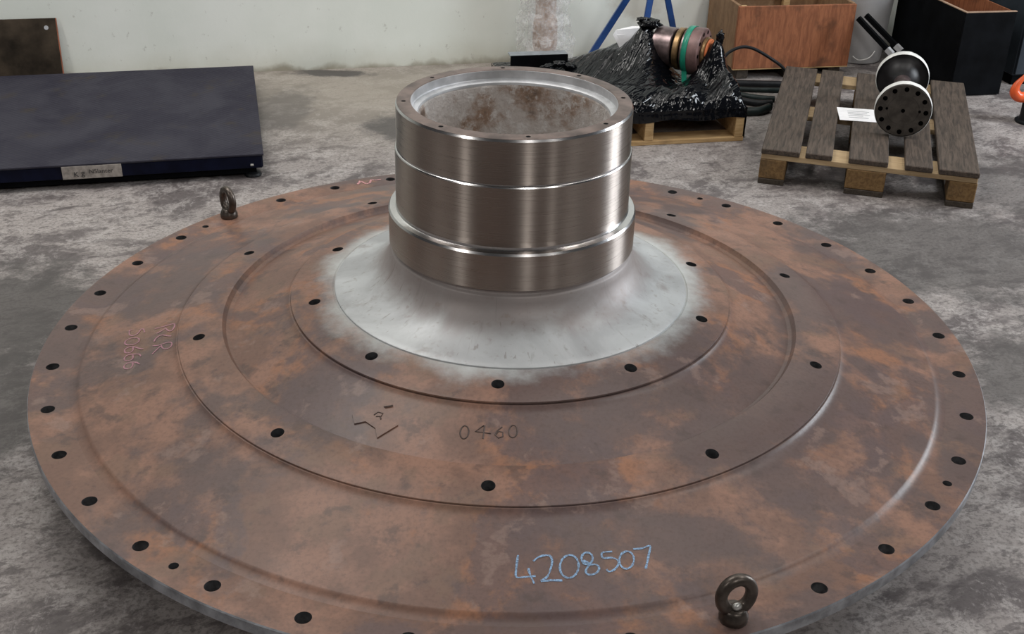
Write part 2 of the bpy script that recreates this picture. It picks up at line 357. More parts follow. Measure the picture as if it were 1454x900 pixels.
def cut_holes(o, holes, z0, z1, seg=28, wall=M_HWALL):
    bm = bmesh.new()
    for x, y, r_ in holes:
        bmesh.ops.create_cone(bm, cap_ends=True, segments=seg, radius1=r_, radius2=r_, depth=z1 - z0, matrix=Matrix.Translation((x, y, (z0 + z1) / 2)))
    me = bpy.data.meshes.new('cutter'); bm.to_mesh(me); bm.free()
    c = bpy.data.objects.new('cutter', me); COL.objects.link(c)
    md = o.modifiers.new('holes', 'BOOLEAN'); md.object = c; md.operation = 'DIFFERENCE'; md.solver = 'EXACT'
    dg = bpy.context.evaluated_depsgraph_get(); dg.update()
    new = bpy.data.meshes.new_from_object(o.evaluated_get(dg)); o.modifiers.clear()
    old = o.data; o.data = new; bpy.data.meshes.remove(old)
    bpy.data.objects.remove(c)
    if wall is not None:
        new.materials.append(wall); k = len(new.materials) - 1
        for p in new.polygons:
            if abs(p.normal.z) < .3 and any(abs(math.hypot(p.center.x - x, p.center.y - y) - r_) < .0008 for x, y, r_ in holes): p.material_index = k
    return o
def polar(r_, deg): return r_ * math.cos(R(deg)), r_ * math.sin(R(deg))

# ------------------------------------------------------------------ structure
WROT = R(12.70); WU = Vector((math.cos(WROT), math.sin(WROT), 0)); WN = Vector((math.sin(WROT), -math.cos(WROT), 0))
WO = Vector((-0.114, 3.187, 0))
fl = struct(box('floor', -9, 9, -9, 7, -0.08, 0.0, M_FLOOR, bev=0))
wb = struct(box('wall_back', -8, 9, 0.0, 0.2, -0.02, 4.5, M_WALL, bev=0)); wb.location = WO; wb.rotation_euler = (0, 0, WROT)
def wallpt(s, off, z=0.0): p = WO + WU * s + WN * off; return (p.x, p.y, z)

# ------------------------------------------------------------------ the flanged head
head = thing('flanged_mill_head', 'huge rusty round flanged steel head with a bright machined hub, lying on the concrete floor', 'machine part')
PH = 111.85
holes36 = [(1.141, PH + 10 * k) for k in range(36)]
eye_a = [141.85, 291.85]
pr = [(1.03, .161), (1.183, .161), (1.1865, .1645), (1.1865, .1880), (1.1845, .1908), (1.1815, .191), (1.05, .191), (1.03, .185)]
flange = lathe('outer_flange', pr, [M_RUST, M_EDGE], head, 288)
hl = [(*polar(r_, a), 0.0160) for r_, a in holes36 if all(abs((a - e + 180) % 360 - 180) > 2 for e in eye_a)]
hl += [(*polar(1.140, 56.75 + 90 * k), 0.0100) for k in range(4)]
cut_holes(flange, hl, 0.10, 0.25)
for p in flange.data.polygons:
    if Vector((p.center.x, p.center.y)).length > 1.1835 and abs(p.normal.z) < 0.9: p.material_index = 1
sharp(flange, 32)
lathe('support_spigot', [(.985, 0.0), (1.035, 0.0), (1.035, .17), (.985, .18)], M_RUST, head, 192)
lathe('outer_cone_plate', [(1.096, .1907), (1.087, .1920), (1.0795, .1943), (1.0740, .1972), (1.0698, .2004), (1.0660, .2012), (.868, .2462), (.860, .2480), (.853, .2500), (.8465, .2527), (.8420, .2556), (.8388, .2584), (.8330, .2588), (.81, .25), (.81, .21), (1.03, .17), (1.10, .175)], M_RUST, head, 288, True, 28)
mid = lathe('middle_ring', [(.700, .20), (.8300, .20), (.8318, .2595), (.8355, .2601), (.8345, .2620), (.831, .2631), (.7285, .2822), (.7270, .2818), (.7245, .2780), (.7185, .2705), (.7090, .2668), (.700, .2675)], M_RUST, head, 288)
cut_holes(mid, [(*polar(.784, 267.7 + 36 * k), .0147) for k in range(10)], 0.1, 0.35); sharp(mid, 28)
lathe('recessed_cone_plate', [(.712, .2660), (.590, .3065), (.579, .3098), (.5715, .3125), (.5658, .3158), (.5615, .3194), (.5540, .3200), (.53, .30), (.53, .25), (.716, .21)], M_RUST, head, 288, True, 28)
inn = lathe('inner_ring', [(.440, .24), (.5525, .24), (.5545, .3215), (.5575, .3226), (.5565, .3258), (.553, .3271), (.4525, .3442), (.4500, .3428), (.4475, .3428), (.440, .345)], M_RUSTD, head, 288)
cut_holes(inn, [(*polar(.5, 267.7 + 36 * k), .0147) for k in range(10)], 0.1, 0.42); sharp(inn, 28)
# flared throat
prof = [(.4475, .3425), (.4462, .3462), (.443, .3480)]
for i in range(1, 15):
    t = i / 14
    p0, p1, p2, p3 = Vector((.443, .348)), Vector((.365, .360)), Vector((.318, .388)), Vector((.3035, .446))
    q = (1 - t) ** 3 * p0 + 3 * (1 - t) ** 2 * t * p1 + 3 * (1 - t) * t * t * p2 + t ** 3 * p3
    prof.append((q.x, q.y))
prof += [(.3015, .4495), (.2985, .4515), (.2960, .4550), (.2955, .470), (.25, .470), (.25, .30), (.44, .30)]
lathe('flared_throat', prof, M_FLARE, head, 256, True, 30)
hc = lathe('hub_collar', [(.290, .4640), (.3030, .4640), (.3055, .4660), (.3055, .5520), (.3020, .5572), (.2915, .5585), (.2885, .5598), (.280, .5598), (.280, .4640)], [M_STEEL, M_CHAMF], head, 256, True, 20)
hb = lathe('hub_barrel', [(.2905, .5575), (.2880, .5600), (.2868, .5660), (.2862, .7080), (.2848, .7108), (.2832, .7118), (.2826, .7150), (.2822, .8140), (.2790, .8195), (.2705, .8195), (.2705, .5575)], [M_STEEL, M_CHAMF], head, 256, True, 20)
for o in (hc, hb):
    for p in o.data.polygons:
        if 0.12 < p.normal.z: p.material_index = 1
rim = lathe('hub_rim', [(.2460, .795), (.2792, .795), (.2792, .8198), (.2765, .8212), (.2478, .8212), (.2460, .8198)], M_RIM, head, 192)
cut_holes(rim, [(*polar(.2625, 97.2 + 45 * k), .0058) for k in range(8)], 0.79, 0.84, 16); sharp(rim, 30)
lathe('counterbore_ledge', [(.2290, .786), (.2520, .786), (.2520, .8193), (.2472, .8203), (.2455, .8190), (.2452, .7990), (.2435, .7965), (.2335, .7950), (.2300, .7925), (.2290, .788)], M_WASH, head, 192, True, 30)
bv, bf = lathe_mesh([(.2300, .790), (.2285, .780), (.2275, .72), (.2262, .62), (.2250, .50), (.2240, .36), (.2240, .16), (.255, .16), (.255, .79)], 160)
bore = obj('bore_wall', bv, bf, M_BORE, head, True)
for v in bore.data.vertices:
    r_ = math.hypot(v.co.x, v.co.y)
    if r_ < .24 and v.co.z < .785:
        k = 1 + 0.012 * mnoise.noise(v.co * 22) ; v.co.x *= k; v.co.y *= k
DATA = {"blue":[[[0.0306,-0.943],[0.0287,-0.9612],[0.0274,-0.9766],[0.0281,-0.9917],[0.0411,-0.9918],[0.0639,-0.9883]],[[0.0501,-0.9719],[0.0537,-0.9857],[0.0618,-1.0054]],[[0.0594,-0.9561],[0.0693,-0.9466],[0.0825,-0.9415],[0.0914,-0.9429],[0.0951,-0.9531],[0.0923,-0.9712],[0.0856,-0.9893],[0.0737,-0.9987]],[[0.0737,-0.9994],[0.0932,-0.9965],[0.1138,-0.9959]],[[0.131,-0.9383],[0.1359,-0.9399],[0.14,-0.9435],[0.1431,-0.9489],[0.1448,-0.9555],[0.1451,-0.9628],[0.1439,-0.9702],[0.1414,-0.977],[0.1377,-0.9828],[0.1332,-0.987],[0.1282,-0.9893],[0.1232,-0.9895],[0.1185,-0.9876],[0.1145,-0.9838],[0.1116,-0.9783],[0.11,-0.9716],[0.1099,-0.9643],[0.1112,-0.957],[0.1138,-0.9502],[0.1177,-0.9445],[0.1223,-0.9405],[0.1274,-0.9384],[0.1325,-0.9385]],[[0.1715,-0.9478],[0.1692,-0.9525],[0.1657,-0.9559],[0.1615,-0.9574],[0.1574,-0.9567],[0.154,-0.9541],[0.1517,-0.9498],[0.151,-0.9447],[0.152,-0.9393],[0.1545,-0.9347],[0.1581,-0.9315],[0.1623,-0.9302],[0.1664,-0.9311],[0.1697,-0.934],[0.1718,-0.9384],[0.1723,-0.9437],[0.1711,-0.9489]],[[0.1708,-0.9498],[0.1638,-0.9606],[0.1586,-0.9712],[0.161,-0.9787],[0.1708,-0.9793],[0.1809,-0.9722],[0.1835,-0.9618],[0.1771,-0.9563],[0.1683,-0.9569],[0.1629,-0.9529],[0.1542,-0.9491]],[[0.2106,-0.9245],[0.1915,-0.9286],[0.1921,-0.9404],[0.2088,-0.9391],[0.2197,-0.9435],[0.2203,-0.9538],[0.2131,-0.9647],[0.2029,-0.9706],[0.1977,-0.9659]],[[0.2357,-0.9227],[0.2402,-0.9218],[0.2444,-0.923],[0.2478,-0.9261],[0.2501,-0.9308],[0.2511,-0.9366],[0.2507,-0.9429],[0.2489,-0.9491],[0.246,-0.9546],[0.2421,-0.9588],[0.2378,-0.9613],[0.2334,-0.9618],[0.2294,-0.9604],[0.2262,-0.9572],[0.224,-0.9524],[0.2231,-0.9465],[0.2237,-0.9402],[0.2255,-0.934],[0.2286,-0.9286],[0.2326,-0.9246],[0.237,-0.9223]],[[0.2514,-0.9151],[0.2685,-0.9119],[0.2847,-0.9044],[0.2811,-0.9235],[0.2772,-0.9397],[0.2724,-0.9584]]],"pink":[[[-0.8929,-0.1184],[-0.8772,-0.1164],[-0.862,-0.1123],[-0.8463,-0.1104],[-0.8401,-0.1243],[-0.8409,-0.1411],[-0.8478,-0.1454],[-0.86,-0.1304],[-0.8652,-0.1228]],[[-0.8618,-0.124],[-0.8711,-0.1378],[-0.8799,-0.146]],[[-0.8347,-0.1748],[-0.8463,-0.1689],[-0.8607,-0.1602],[-0.8701,-0.1624],[-0.8755,-0.1752],[-0.8749,-0.1863]],[[-0.8737,-0.2056],[-0.8571,-0.2083],[-0.8446,-0.2037],[-0.8309,-0.2029],[-0.8227,-0.2127],[-0.823,-0.2282],[-0.8328,-0.2319],[-0.8425,-0.2253],[-0.8506,-0.2105]],[[-0.8506,-0.214],[-0.8566,-0.2276],[-0.8631,-0.246]],[[-0.9162,-0.1291],[-0.9248,-0.1105],[-0.9317,-0.108],[-0.9334,-0.1229],[-0.9375,-0.1329],[-0.947,-0.1351],[-0.9576,-0.1237],[-0.9626,-0.1044],[-0.9573,-0.1017]],[[-0.9203,-0.1616],[-0.9189,-0.1672],[-0.9193,-0.1726],[-0.9217,-0.1771],[-0.9256,-0.1803],[-0.9308,-0.182],[-0.9367,-0.1819],[-0.9427,-0.1801],[-0.9483,-0.1767],[-0.9528,-0.1721],[-0.9559,-0.1666],[-0.9571,-0.161],[-0.9565,-0.1556],[-0.9539,-0.1512],[-0.9498,-0.148],[-0.9444,-0.1466],[-0.9384,-0.1469],[-0.9323,-0.1491],[-0.9269,-0.1528],[-0.9225,-0.1576],[-0.9197,-0.1631]],[[-0.8953,-0.2131],[-0.9069,-0.2075],[-0.9248,-0.1944],[-0.9376,-0.1919],[-0.945,-0.2001],[-0.939,-0.2162],[-0.9269,-0.2202],[-0.9216,-0.2114],[-0.9264,-0.1957]],[[-0.8911,-0.2472],[-0.8983,-0.2364],[-0.9135,-0.2315],[-0.9277,-0.2303],[-0.9335,-0.2405],[-0.9283,-0.254],[-0.9153,-0.2581],[-0.91,-0.2497],[-0.9146,-0.2346]],[[-0.8835,-0.2829],[-0.8931,-0.2734],[-0.9066,-0.2675],[-0.9194,-0.2702],[-0.9225,-0.2824],[-0.914,-0.2941],[-0.9026,-0.2934],[-0.9006,-0.2809],[-0.9049,-0.2697]]],"scribble":[[[-0.5295,1.003],[-0.5209,1.0293],[-0.5042,1.0111],[-0.4907,1.0184],[-0.4891,1.0445],[-0.4747,1.0454],[-0.4563,1.0532]],[[-0.5295,1.003],[-0.5265,1.0354]]],"stamp":[[[-0.0811,-0.6127],[-0.0789,-0.6175],[-0.0779,-0.6237],[-0.0783,-0.6301],[-0.08,-0.6359],[-0.0827,-0.6402],[-0.0861,-0.6423],[-0.0895,-0.642],[-0.0926,-0.6392],[-0.0949,-0.6344],[-0.0959,-0.6283],[-0.0955,-0.6218],[-0.0939,-0.616],[-0.0911,-0.6116],[-0.0878,-0.6095],[-0.0842,-0.6099],[-0.0811,-0.6127]],[[-0.0466,-0.6092],[-0.0639,-0.6242],[-0.031,-0.6295]],[[-0.0451,-0.6092],[-0.0469,-0.6426]],[[-0.0077,-0.6123],[-0.0179,-0.6219],[-0.022,-0.633],[-0.0144,-0.6402],[-0.0056,-0.6363],[-0.0059,-0.6253],[-0.0148,-0.6236],[-0.0206,-0.6312]],[[0.0245,-0.6239],[0.0233,-0.6298],[0.0209,-0.6346],[0.0177,-0.6375],[0.0142,-0.6383],[0.0109,-0.6366],[0.0084,-0.6329],[0.0069,-0.6275],[0.0068,-0.6215],[0.008,-0.6155],[0.0104,-0.6107],[0.0136,-0.6077],[0.0171,-0.6069],[0.0204,-0.6086],[0.023,-0.6124],[0.0244,-0.6178],[0.0245,-0.6239]]],"pad":[[-0.3331,-0.5624],[-0.3254,-0.5883],[-0.3014,-0.5852],[-0.2779,-0.6061],[-0.2714,-0.6316],[-0.23,-0.6027],[-0.2383,-0.5788],[-0.2653,-0.5525],[-0.2895,-0.5417],[-0.3167,-0.5464]],"rm":[[[-0.2848,-0.5702],[-0.2764,-0.5632],[-0.2652,-0.5684],[-0.269,-0.5759],[-0.2797,-0.5747]],[[-0.2705,-0.5757],[-0.2681,-0.5838]],[[-0.2655,-0.5504],[-0.2458,-0.5485]]]}
def zs(r_):
    return float(np.interp(r_, [.448, .555, .5551, .575, .59, .709, .7279, .728, .833, .8331, .845, .868, 1.0655, 1.072, 1.078, 1.086, 1.2], [.345, .3268, .3178, .3112, .3065, .2668, .2690, .2822, .2630, .2556, .2520, .2462, .2008, .1965, .1932, .1912, .191]))
def ribbon(bm, pts, wd, lift=0.0012):
    P = smooth_path([(x, y, 0) for x, y in pts], 5); L_ = []
    for i, p in enumerate(P):
        t = (P[min(i + 1, len(P) - 1)] - P[max(i - 1, 0)]); t.z = 0
        t = t.normalized() if t.length > 1e-9 else Vector((1, 0, 0)); nrm = Vector((-t.y, t.x, 0))
        ww = wd * (0.75 + 0.35 * mnoise.noise(Vector((p.x * 60, p.y * 60, i * .2))))
        row = []
        for s_ in (-1, 1):
            q = p + nrm * ww * s_; row.append(bm.verts.new((q.x, q.y, zs(math.hypot(q.x, q.y)) + lift)))
        L_.append(row)
    for a, b in zip(L_, L_[1:]): bm.faces.new((a[0], a[1], b[1], b[0]))
def marks(name, key, mat, wd, label):
    bm = bmesh.new()
    for i, s_ in enumerate(DATA[key]): ribbon(bm, s_, wd, 0.0012 + 0.0002 * (i % 3))
    o = bobj(name, bm, mat, head); o['label'] = label; return o
marks('chalk_number', 'blue', M_CHB, 0.0026, 'blue chalk number 4208507 on the outer cone')
marks('chalk_lettering', 'pink', M_CHP, 0.0022, 'faded pink chalk letters RCR S0666')
marks('chalk_scribble', 'scribble', M_CHR, 0.0040, 'pink chalk scribble on the far flange edge')
def beads(name, key, rad, mat, label, lift=0.0):
    bm = bmesh.new()
    for s_ in DATA[key]:
        P = [Vector((x, y, zs(math.hypot(x, y)) + lift - rad * 0.15)) for x, y in s_]
        tube_mesh(bm, P, rad, 8)
    o = sharp(bobj(name, bm, mat, head), 60); o['label'] = label; return o
beads('stamped_number', 'stamp', 0.0018, M_STAMP, 'stamped number 0460')
bm = bmesh.new(); pad = DATA['pad']
tp = [bm.verts.new((x, y, zs(math.hypot(x, y)) + 0.0034)) for x, y in pad]; bt = [bm.verts.new((x, y, zs(math.hypot(x, y)) - 0.004)) for x, y in pad]
bm.faces.new(tp)
for i in range(len(pad)): j = (i + 1) % len(pad); bm.faces.new((tp[i], bt[i], bt[j], tp[j]))
o = bobj('foundry_mark', bm, M_RUST, head); o['label'] = 'raised arrow shaped foundry mark'
beads('foundry_letter', 'rm', 0.0016, M_STAMP, 'small raised letter R', 0.0030)

# ------------------------------------------------------------------ eyebolts
def eyebolt(ang, rz, label, nub):
    x, y = polar(1.141, ang)
    t = thing('eyebolt', label, 'eyebolt', (x, y, 0.191), rz, 'eyebolts in the outer flange')
    lathe('base_collar', [(.0, .0), (.0255, .0), (.0270, .0025), (.0270, .0125), (.0255, .0160), (.0235, .0215), (.0215, .0270), (.0170, .0300), (.0, .0300)], M_EYE, t, 48, False, 40)
    RC, r_ = .0298, .0116; pts = []; rads = []
    for k in range(48):
        a = 2 * math.pi * k / 48; pts.append((RC * math.cos(a) * 0.98, 0, .0570 + RC * 1.17 * math.sin(a)))
        rads.append(r_ * (1 + 0.10 * max(0, -math.sin(a)) ** 2))
    sharp(bobj('ring', tube_mesh(bmesh.new(), pts, rads, 16, True), M_EYE, t), 80)
    bm = tube_mesh(bmesh.new(), [(0, 0, -.034), (0, 0, .004)], .0135, 20); bobj('shank', bm, M_EYE, t)
    if nub:
        bm = bmesh.new(); bmesh.ops.create_uvsphere(bm, u_segments=20, v_segments=12, radius=.0088)
        for v in bm.verts: v.co = Vector((v.co.x, v.co.y * .75 - .0085, v.co.z * .9 + .0370))
        o = bobj('shank_tip', bm, M_BRIGHT, t, True); o['label'] = 'bright peened tip of the shank'
    return t
eyebolt(eye_a[1], R(14), 'dark steel lifting eyebolt on the near flange edge, bright tip in its eye', True)
eyebolt(eye_a[0], R(-48), 'dark eyebolt on the far left flange edge, turned nearly edge-on, nearest the floor scale', False)

# ------------------------------------------------------------------ floor scale
sr = R(13.7)
scale_ = thing('floor_scale', 'low dark blue platform floor scale with patterned deck at the far left', 'scale', (-0.962, 1.52, 0), sr)
LX, LY = 1.5, 1.203
dk = box('deck_plate', -LX, 0, 0, LY, .092, .100, M_DECK, scale_, .0015)
box('front_skirt', -LX + .008, -.008, .004, .016, .042, .092, M_NAVY, scale_)
box('rear_skirt', -LX + .008, -.008, LY - .016, LY - .004, .042, .092, M_NAVY, scale_)
box('side_skirt', -.016, -.004, .012, LY - .012, .042, .092, M_NAVY, scale_)
box('side_skirt', -LX + .004, -LX + .016, .012, LY - .012, .042, .092, M_NAVY, scale_)
box('inner_shade_frame', -LX + .03, -.03, .03, LY - .03, .012, .09, M_BLACK, scale_)  # black frame set low so the gap under the skirt reads as shadow
for fx in (-.045, -LX + .07):
    for fy in (.045, LY - .07):
        ft = lathe('foot', [(0, 0), (.032, 0), (.034, .004), (.030, .012), (.014, .018), (.012, .06), (0, .06)], M_BLKRUB, scale_, 24, False); ft.location = (fx, fy, 0)
box('foot_bolt', -.052, -.040, .000, .006, .052, .060, M_BRIGHT, scale_, .001)
lb = box('name_plate', -.735, -.523, -.0015, .004, .043, .0925, M_LABEL, scale_, .0005)
lb['label'] = 'grimy white name plate with worn black lettering'
def lettering(name, txt, x, z, size, parent):
    cu = bpy.data.curves.new(name, 'FONT'); cu.body = txt; cu.size = size; cu.extrude = 0.0002
    o = bpy.data.objects.new('tmp', cu); COL.objects.link(o); dg = bpy.context.evaluated_depsgraph_get(); dg.update()
    me = bpy.data.meshes.new_from_object(o.evaluated_get(dg)); bpy.data.objects.remove(o)
    for v in me.vertices: v.co = Vector((v.co.x + x, -.0022 - v.co.z, v.co.y + z))
    me.materials.clear()
    return _fin(name, me, M_INK, parent, False, (0, 0, 0), 0)
lettering('lettering', 'K', -.695, .052, .028, lb); lettering('lettering', 'g', -.668, .056, .032, lb); lettering('lettering', 'NSlanter', -.640, .062, .024, lb)

# ------------------------------------------------------------------ steel plate leaning on the wall
pt = thing('steel_plate', 'thin brown steel plate leaning on the white wall behind the scale', 'plate', wallpt(-2.025, .06), WROT)
bm = add_box(bmesh.new(), -1.35, -.070, -.012, 0, 0, .30, .001)
pl = bobj('plate_sheet', bm, M_PLATE, pt); cuth = None
bm = add_box(bmesh.new(), -.0705, -.0665, -.0115, -.0005, .0, .2995); bobj('cut_edge', bm, M_REDEDGE, pt)
bm = bmesh.new(); bmesh.ops.create_circle(bm, cap_ends=True, segments=16, radius=.010, matrix=Matrix.Translation((-.115, -.0125, .258)) @ Matrix.Rotation(R(90), 4, 'X')); bobj('bolt_hole', bm, M_WASH, pt)
pt.rotation_euler = (R(-8), 0, WROT)

# ------------------------------------------------------------------ bubble-wrapped parcel
pc = thing('wrapped_parcel', 'brown part bundled in clear bubble wrap standing against the wall behind the hub', 'parcel', wallpt(.215, .16), WROT)
bm = bmesh.new(); tube_mesh(bm, [(0, 0, z) for z in (.10, .125, .15, .24, .26, .275, .36, .40, .55)], [.052, .060, .062, .060, .056, .050, .052, .045, .03], 20)
sharp(bobj('brown_core', bm, M_PARCEL, pc), 40)
def crumple(rows, seg, amp, fr, seed):
    vs, fs = lathe_mesh(rows, seg, False); out = []
    for v in vs:
        p = Vector(v); k = 1 + amp * mnoise.noise(p * fr + Vector((seed, 0, 0))) + amp * .5 * mnoise.noise(p * fr * 2.7 + Vector((0, seed, 0)))
        out.append((p.x * k, p.y * k * .8, p.z + .01 * mnoise.noise(p * 9)))
    return out, fs
v, f = crumple([(.142, .004), (.150, .05), (.143, .1), (.150, .15), (.138, .2), (.140, .25), (.118, .30), (.125, .35), (.128, .42), (.11, .5), (.06, .6), (.02, .64)], 40, .16, 9, 3)
obj('bubble_wrap', v, f, M_WRAP, pc, False)
v, f = crumple([(.088, .008), (.090, .06), (.094, .12), (.092, .2), (.086, .27), (.078, .34), (.070, .45), (.04, .57)], 32, .22, 11, 8)
obj('inner_wrap', v, f, M_WRAP, pc, False)
bm = bmesh.new(); tube_mesh(bm, [(0, 0, .005), (0, 0, .06), (0, 0, .098)], [.100, .104, .085], 24); sharp(bobj('white_base', bm, M_FOAM, pc), 40)

# ------------------------------------------------------------------ blue trestle
tr = thing('tripod_stand', 'bright blue steel tripod stand behind the black wrapped pallet', 'stand', (.651, 3.03, 0))
def leg(name, foot, apex, wdt=.030):
    a = Vector(foot) - Vector((.651, 3.03, 0)); b = Vector(apex) - Vector((.651, 3.03, 0)); d = (b - a).normalized(); s_ = d.cross(Vector((0, 1, 0))).normalized(); n_ = d.cross(s_)
    vs = [];
    for p in (a, b):
        for i, j in ((-1, -1), (1, -1), (1, 1), (-1, 1)): vs.append(p + s_ * wdt / 2 * i + n_ * wdt / 2 * j)
    fs = [(0, 1, 2, 3), (7, 6, 5, 4)] + [(i, i + 4, (i + 1) % 4 + 4, (i + 1) % 4) for i in range(4)]
    bm = bmesh.new(); bv_ = [bm.verts.new(v) for v in vs]
    for q in fs: bm.faces.new([bv_[i] for i in q])
    bmesh.ops.bevel(bm, geom=bm.edges[:], offset=.003, segments=2, affect='EDGES'); return bobj(name, bm, M_BLUE, tr)
AP = (.652, 3.02, .590)
leg('leg', (.336, 3.149, .006), (AP[0] - .008, AP[1] + .01, AP[2])); leg('leg', (.832, 3.18, .006), (AP[0] + .008, AP[1] + .01, AP[2])); leg('leg', (.580, 2.90, .006), (AP[0], AP[1] - .02, AP[2]))
o = lathe('head_collar', [(0, 0), (.038, 0), (.040, .004), (.040, .050), (.034, .056), (.020, .06), (.020, .13), (0, .13)], M_BLUE, tr, 32, False); o.location = (.001, -.012, .565)

# ------------------------------------------------------------------ stringer pallet under the black wrapped load
BA = R(12); BL, BD = .95, .80
bp = thing('stringer_pallet', 'yellow pine pallet under the black film wrapped load', 'pallet', (.975, 2.085, 0), BA)
def ux(u0, u1): return -u1, -u0
for u in (.004, .405, .905):
    x0, x1 = ux(u, u + .038); box('stringer', x0, x1, .0, BD, .020, .110, M_PINE, bp, .002)
for v0 in (.0, .35, .70):
    box('bottom_board', -BL, 0, v0, v0 + .10, .0, .020, M_PINE, bp, .002)
for i in range(6):
    v0 = i * .14; box('deck_board', -BL, 0, v0, v0 + .10, .110, .132, M_PINE, bp, .002)

# black stretch film: a sheet pulled tight over the load and down the pallet sides
film_t = thing('black_film_wrapping', 'glossy black stretch film pulled over the load on the pine pallet', 'plastic film', (.975, 2.085, .0), BA)
cp = [(0, 0, .158), (0, .2, .175), (0, .4, .165), (0, .6, .16), (0, .8, .15), (.95, 0, .150), (.95, .2, .152), (.95, .4, .155), (.95, .6, .155), (.95, .8, .15),
      (.2, 0, .156), (.4, 0, .156), (.6, 0, .155), (.8, 0, .152), (.2, .8, .15), (.4, .8, .16), (.6, .8, .155), (.8, .8, .15),
      (.10, .03, .205), (.22, .03, .205), (.34, .03, .202), (.46, .03, .195), (.60, .03, .186), (.75, .03, .175), (.88, .03, .16),
      (.070, .215, .385), (.040, .10, .255), (.030, .30, .24), (.13, .13, .225), (.20, .15, .232), (.30, .12, .220), (.40, .08, .215), (.13, .30, .195), (.20, .27, .185), (.27, .24, .19),
      (.335, .42, .405), (.345, .33, .335), (.37, .26, .270), (.31, .50, .335), (.42, .47, .290), (.50, .46, .295), (.655, .48, .205), (.46, .30, .235), (.55, .22, .205), (.62, .30, .19), (.78, .40, .17), (.20, .45, .20), (.10, .45, .19), (.2, .6, .19), (.35, .65, .27), (.5, .65, .22)]
cpx = np.array(cp); X = cpx[:, :2]; Z = cpx[:, 2]
def ker(d): return np.sqrt(d * d + .0016)
Kmat = ker(np.linalg.norm(X[:, None] - X[None], axis=2)); Wt = np.linalg.solve(Kmat + 1e-6 * np.eye(len(X)), Z - .16)
NU, NV = 170, 130
def film_h(u, v):
    return .16 + float(ker(np.hypot(X[:, 0] - u, X[:, 1] - v)) @ Wt)
vs, fs = [], []
ul = np.linspace(0, BL, NU); vl = np.linspace(0, BD, NV)
UU, VV = np.meshgrid(ul, vl, indexing='ij')
D = np.sqrt((UU[..., None] - X[:, 0]) ** 2 + (VV[..., None] - X[:, 1]) ** 2 + .0016)
H = .16 + D @ Wt
ca, sa = math.cos(.66), math.sin(.66)
for i in range(NU):
    for j in range(NV):
        u, v, h = UU[i, j], VV[i, j], H[i, j]
        e = min(u, BL - u, v, BD - v); k = min(1, e / .06)
        al = u * ca - v * sa; pe = u * sa + v * ca
        rid = mnoise.noise(Vector((al * 4, pe * 34, 1.3))) + .6 * mnoise.noise(Vector((al * 9, pe * 80, 4.3)))
        cr = mnoise.noise(Vector((u * 26, v * 26, 7.7)))
        h = max(h + k * (.0085 * rid + .004 * cr), .134)
        if e < .012: h = min(h, .146 + (2.6 if v < .012 else .5) * e)
        vs.append((-u, v, h))
for i in range(NU - 1):
    for j in range(NV - 1):
        a = i * NV + j; fs.append((a, a + 1, a + NV + 1, a + NV))
obj('film_sheet', vs, fs, M_FILM, film_t, True)
def skirt(name, pts, z0f, rows=8):
    n = len(pts); vv, ff = [], []
    for i, (x, y, z, nx, ny) in enumerate(pts):
        for r_ in range(rows + 1):
            t = r_ / rows; zz = z + (z0f(i / (n - 1)) - z) * t
            d = .004 + .004 * mnoise.noise(Vector((x * 6 + y * 6, zz * 70, 3))) * (t > 0)
            vv.append((x + nx * d, y + ny * d, zz))
    for i in range(n - 1):
        for r_ in range(rows):
            a = i * (rows + 1) + r_; ff.append((a, a + 1, a + rows + 2, a + rows + 1))
    return obj(name, vv, ff, M_FILM, film_t, True)
skirt('front_film', [(-u, 0, .148, 0, -1) for u in np.linspace(0, BL, 80)], lambda t: .104 + .006 * math.sin(t * 23))
skirt('side_film', [(0, v, .148, 1, 0) for v in np.linspace(0, BD, 60)], lambda t: .012 + .02 * t)
skirt('side_film', [(-BL, v, .148, -1, 0) for v in np.linspace(0, BD, 60)], lambda t: .10)
def knot(loc, s_, seed):
    bm = bmesh.new(); bmesh.ops.create_icosphere(bm, subdivisions=3, radius=1)
    for v in bm.verts:
        k = 1 + .55 * mnoise.noise(v.co * 2.2 + Vector((seed, 0, 0))); v.co = Vector((v.co.x * s_[0] * k, v.co.y * s_[1] * k, v.co.z * s_[2] * k))
    return bobj('film_bunch', bm, M_FILM, film_t, True, loc)
knot((-.068, .212, .392), (.016, .012, .030), 1); knot((-.325, .40, .412), (.050, .030, .020), 2); knot((-.355, .41, .428), (.030, .016, .010), 5)
for k in range(3): knot((-.66 - .05 * k, .47, .215 + .012 * (k == 1)), (.030, .02, .014), 9 + k)

# black steel channel at the left end of the load
ch = thing('steel_channel', 'flat black steel channel bar at the left end of the wrapped load', 'steel bar', (.975, 2.085, 0), BA)
bm = add_box(bmesh.new(), -.905, -.640, .585, .593, .150, .236, .001); bobj('front_web', bm, M_BLACK, ch)
bm = add_box(bmesh.new(), -.905, -.640, .5935, .655, .229, .236, .001); bobj('top_flange', bm, plain('painted_top_highlight', (.30, .33, .36), .4, .5, .2, 20), ch)  # pale colour paints the highlight along the black channel's top edge
bm = add_box(bmesh.new(), -.905, -.640, .5935, .655, .150, .157, .001); bobj('bottom_flange', bm, M_BLACK, ch)

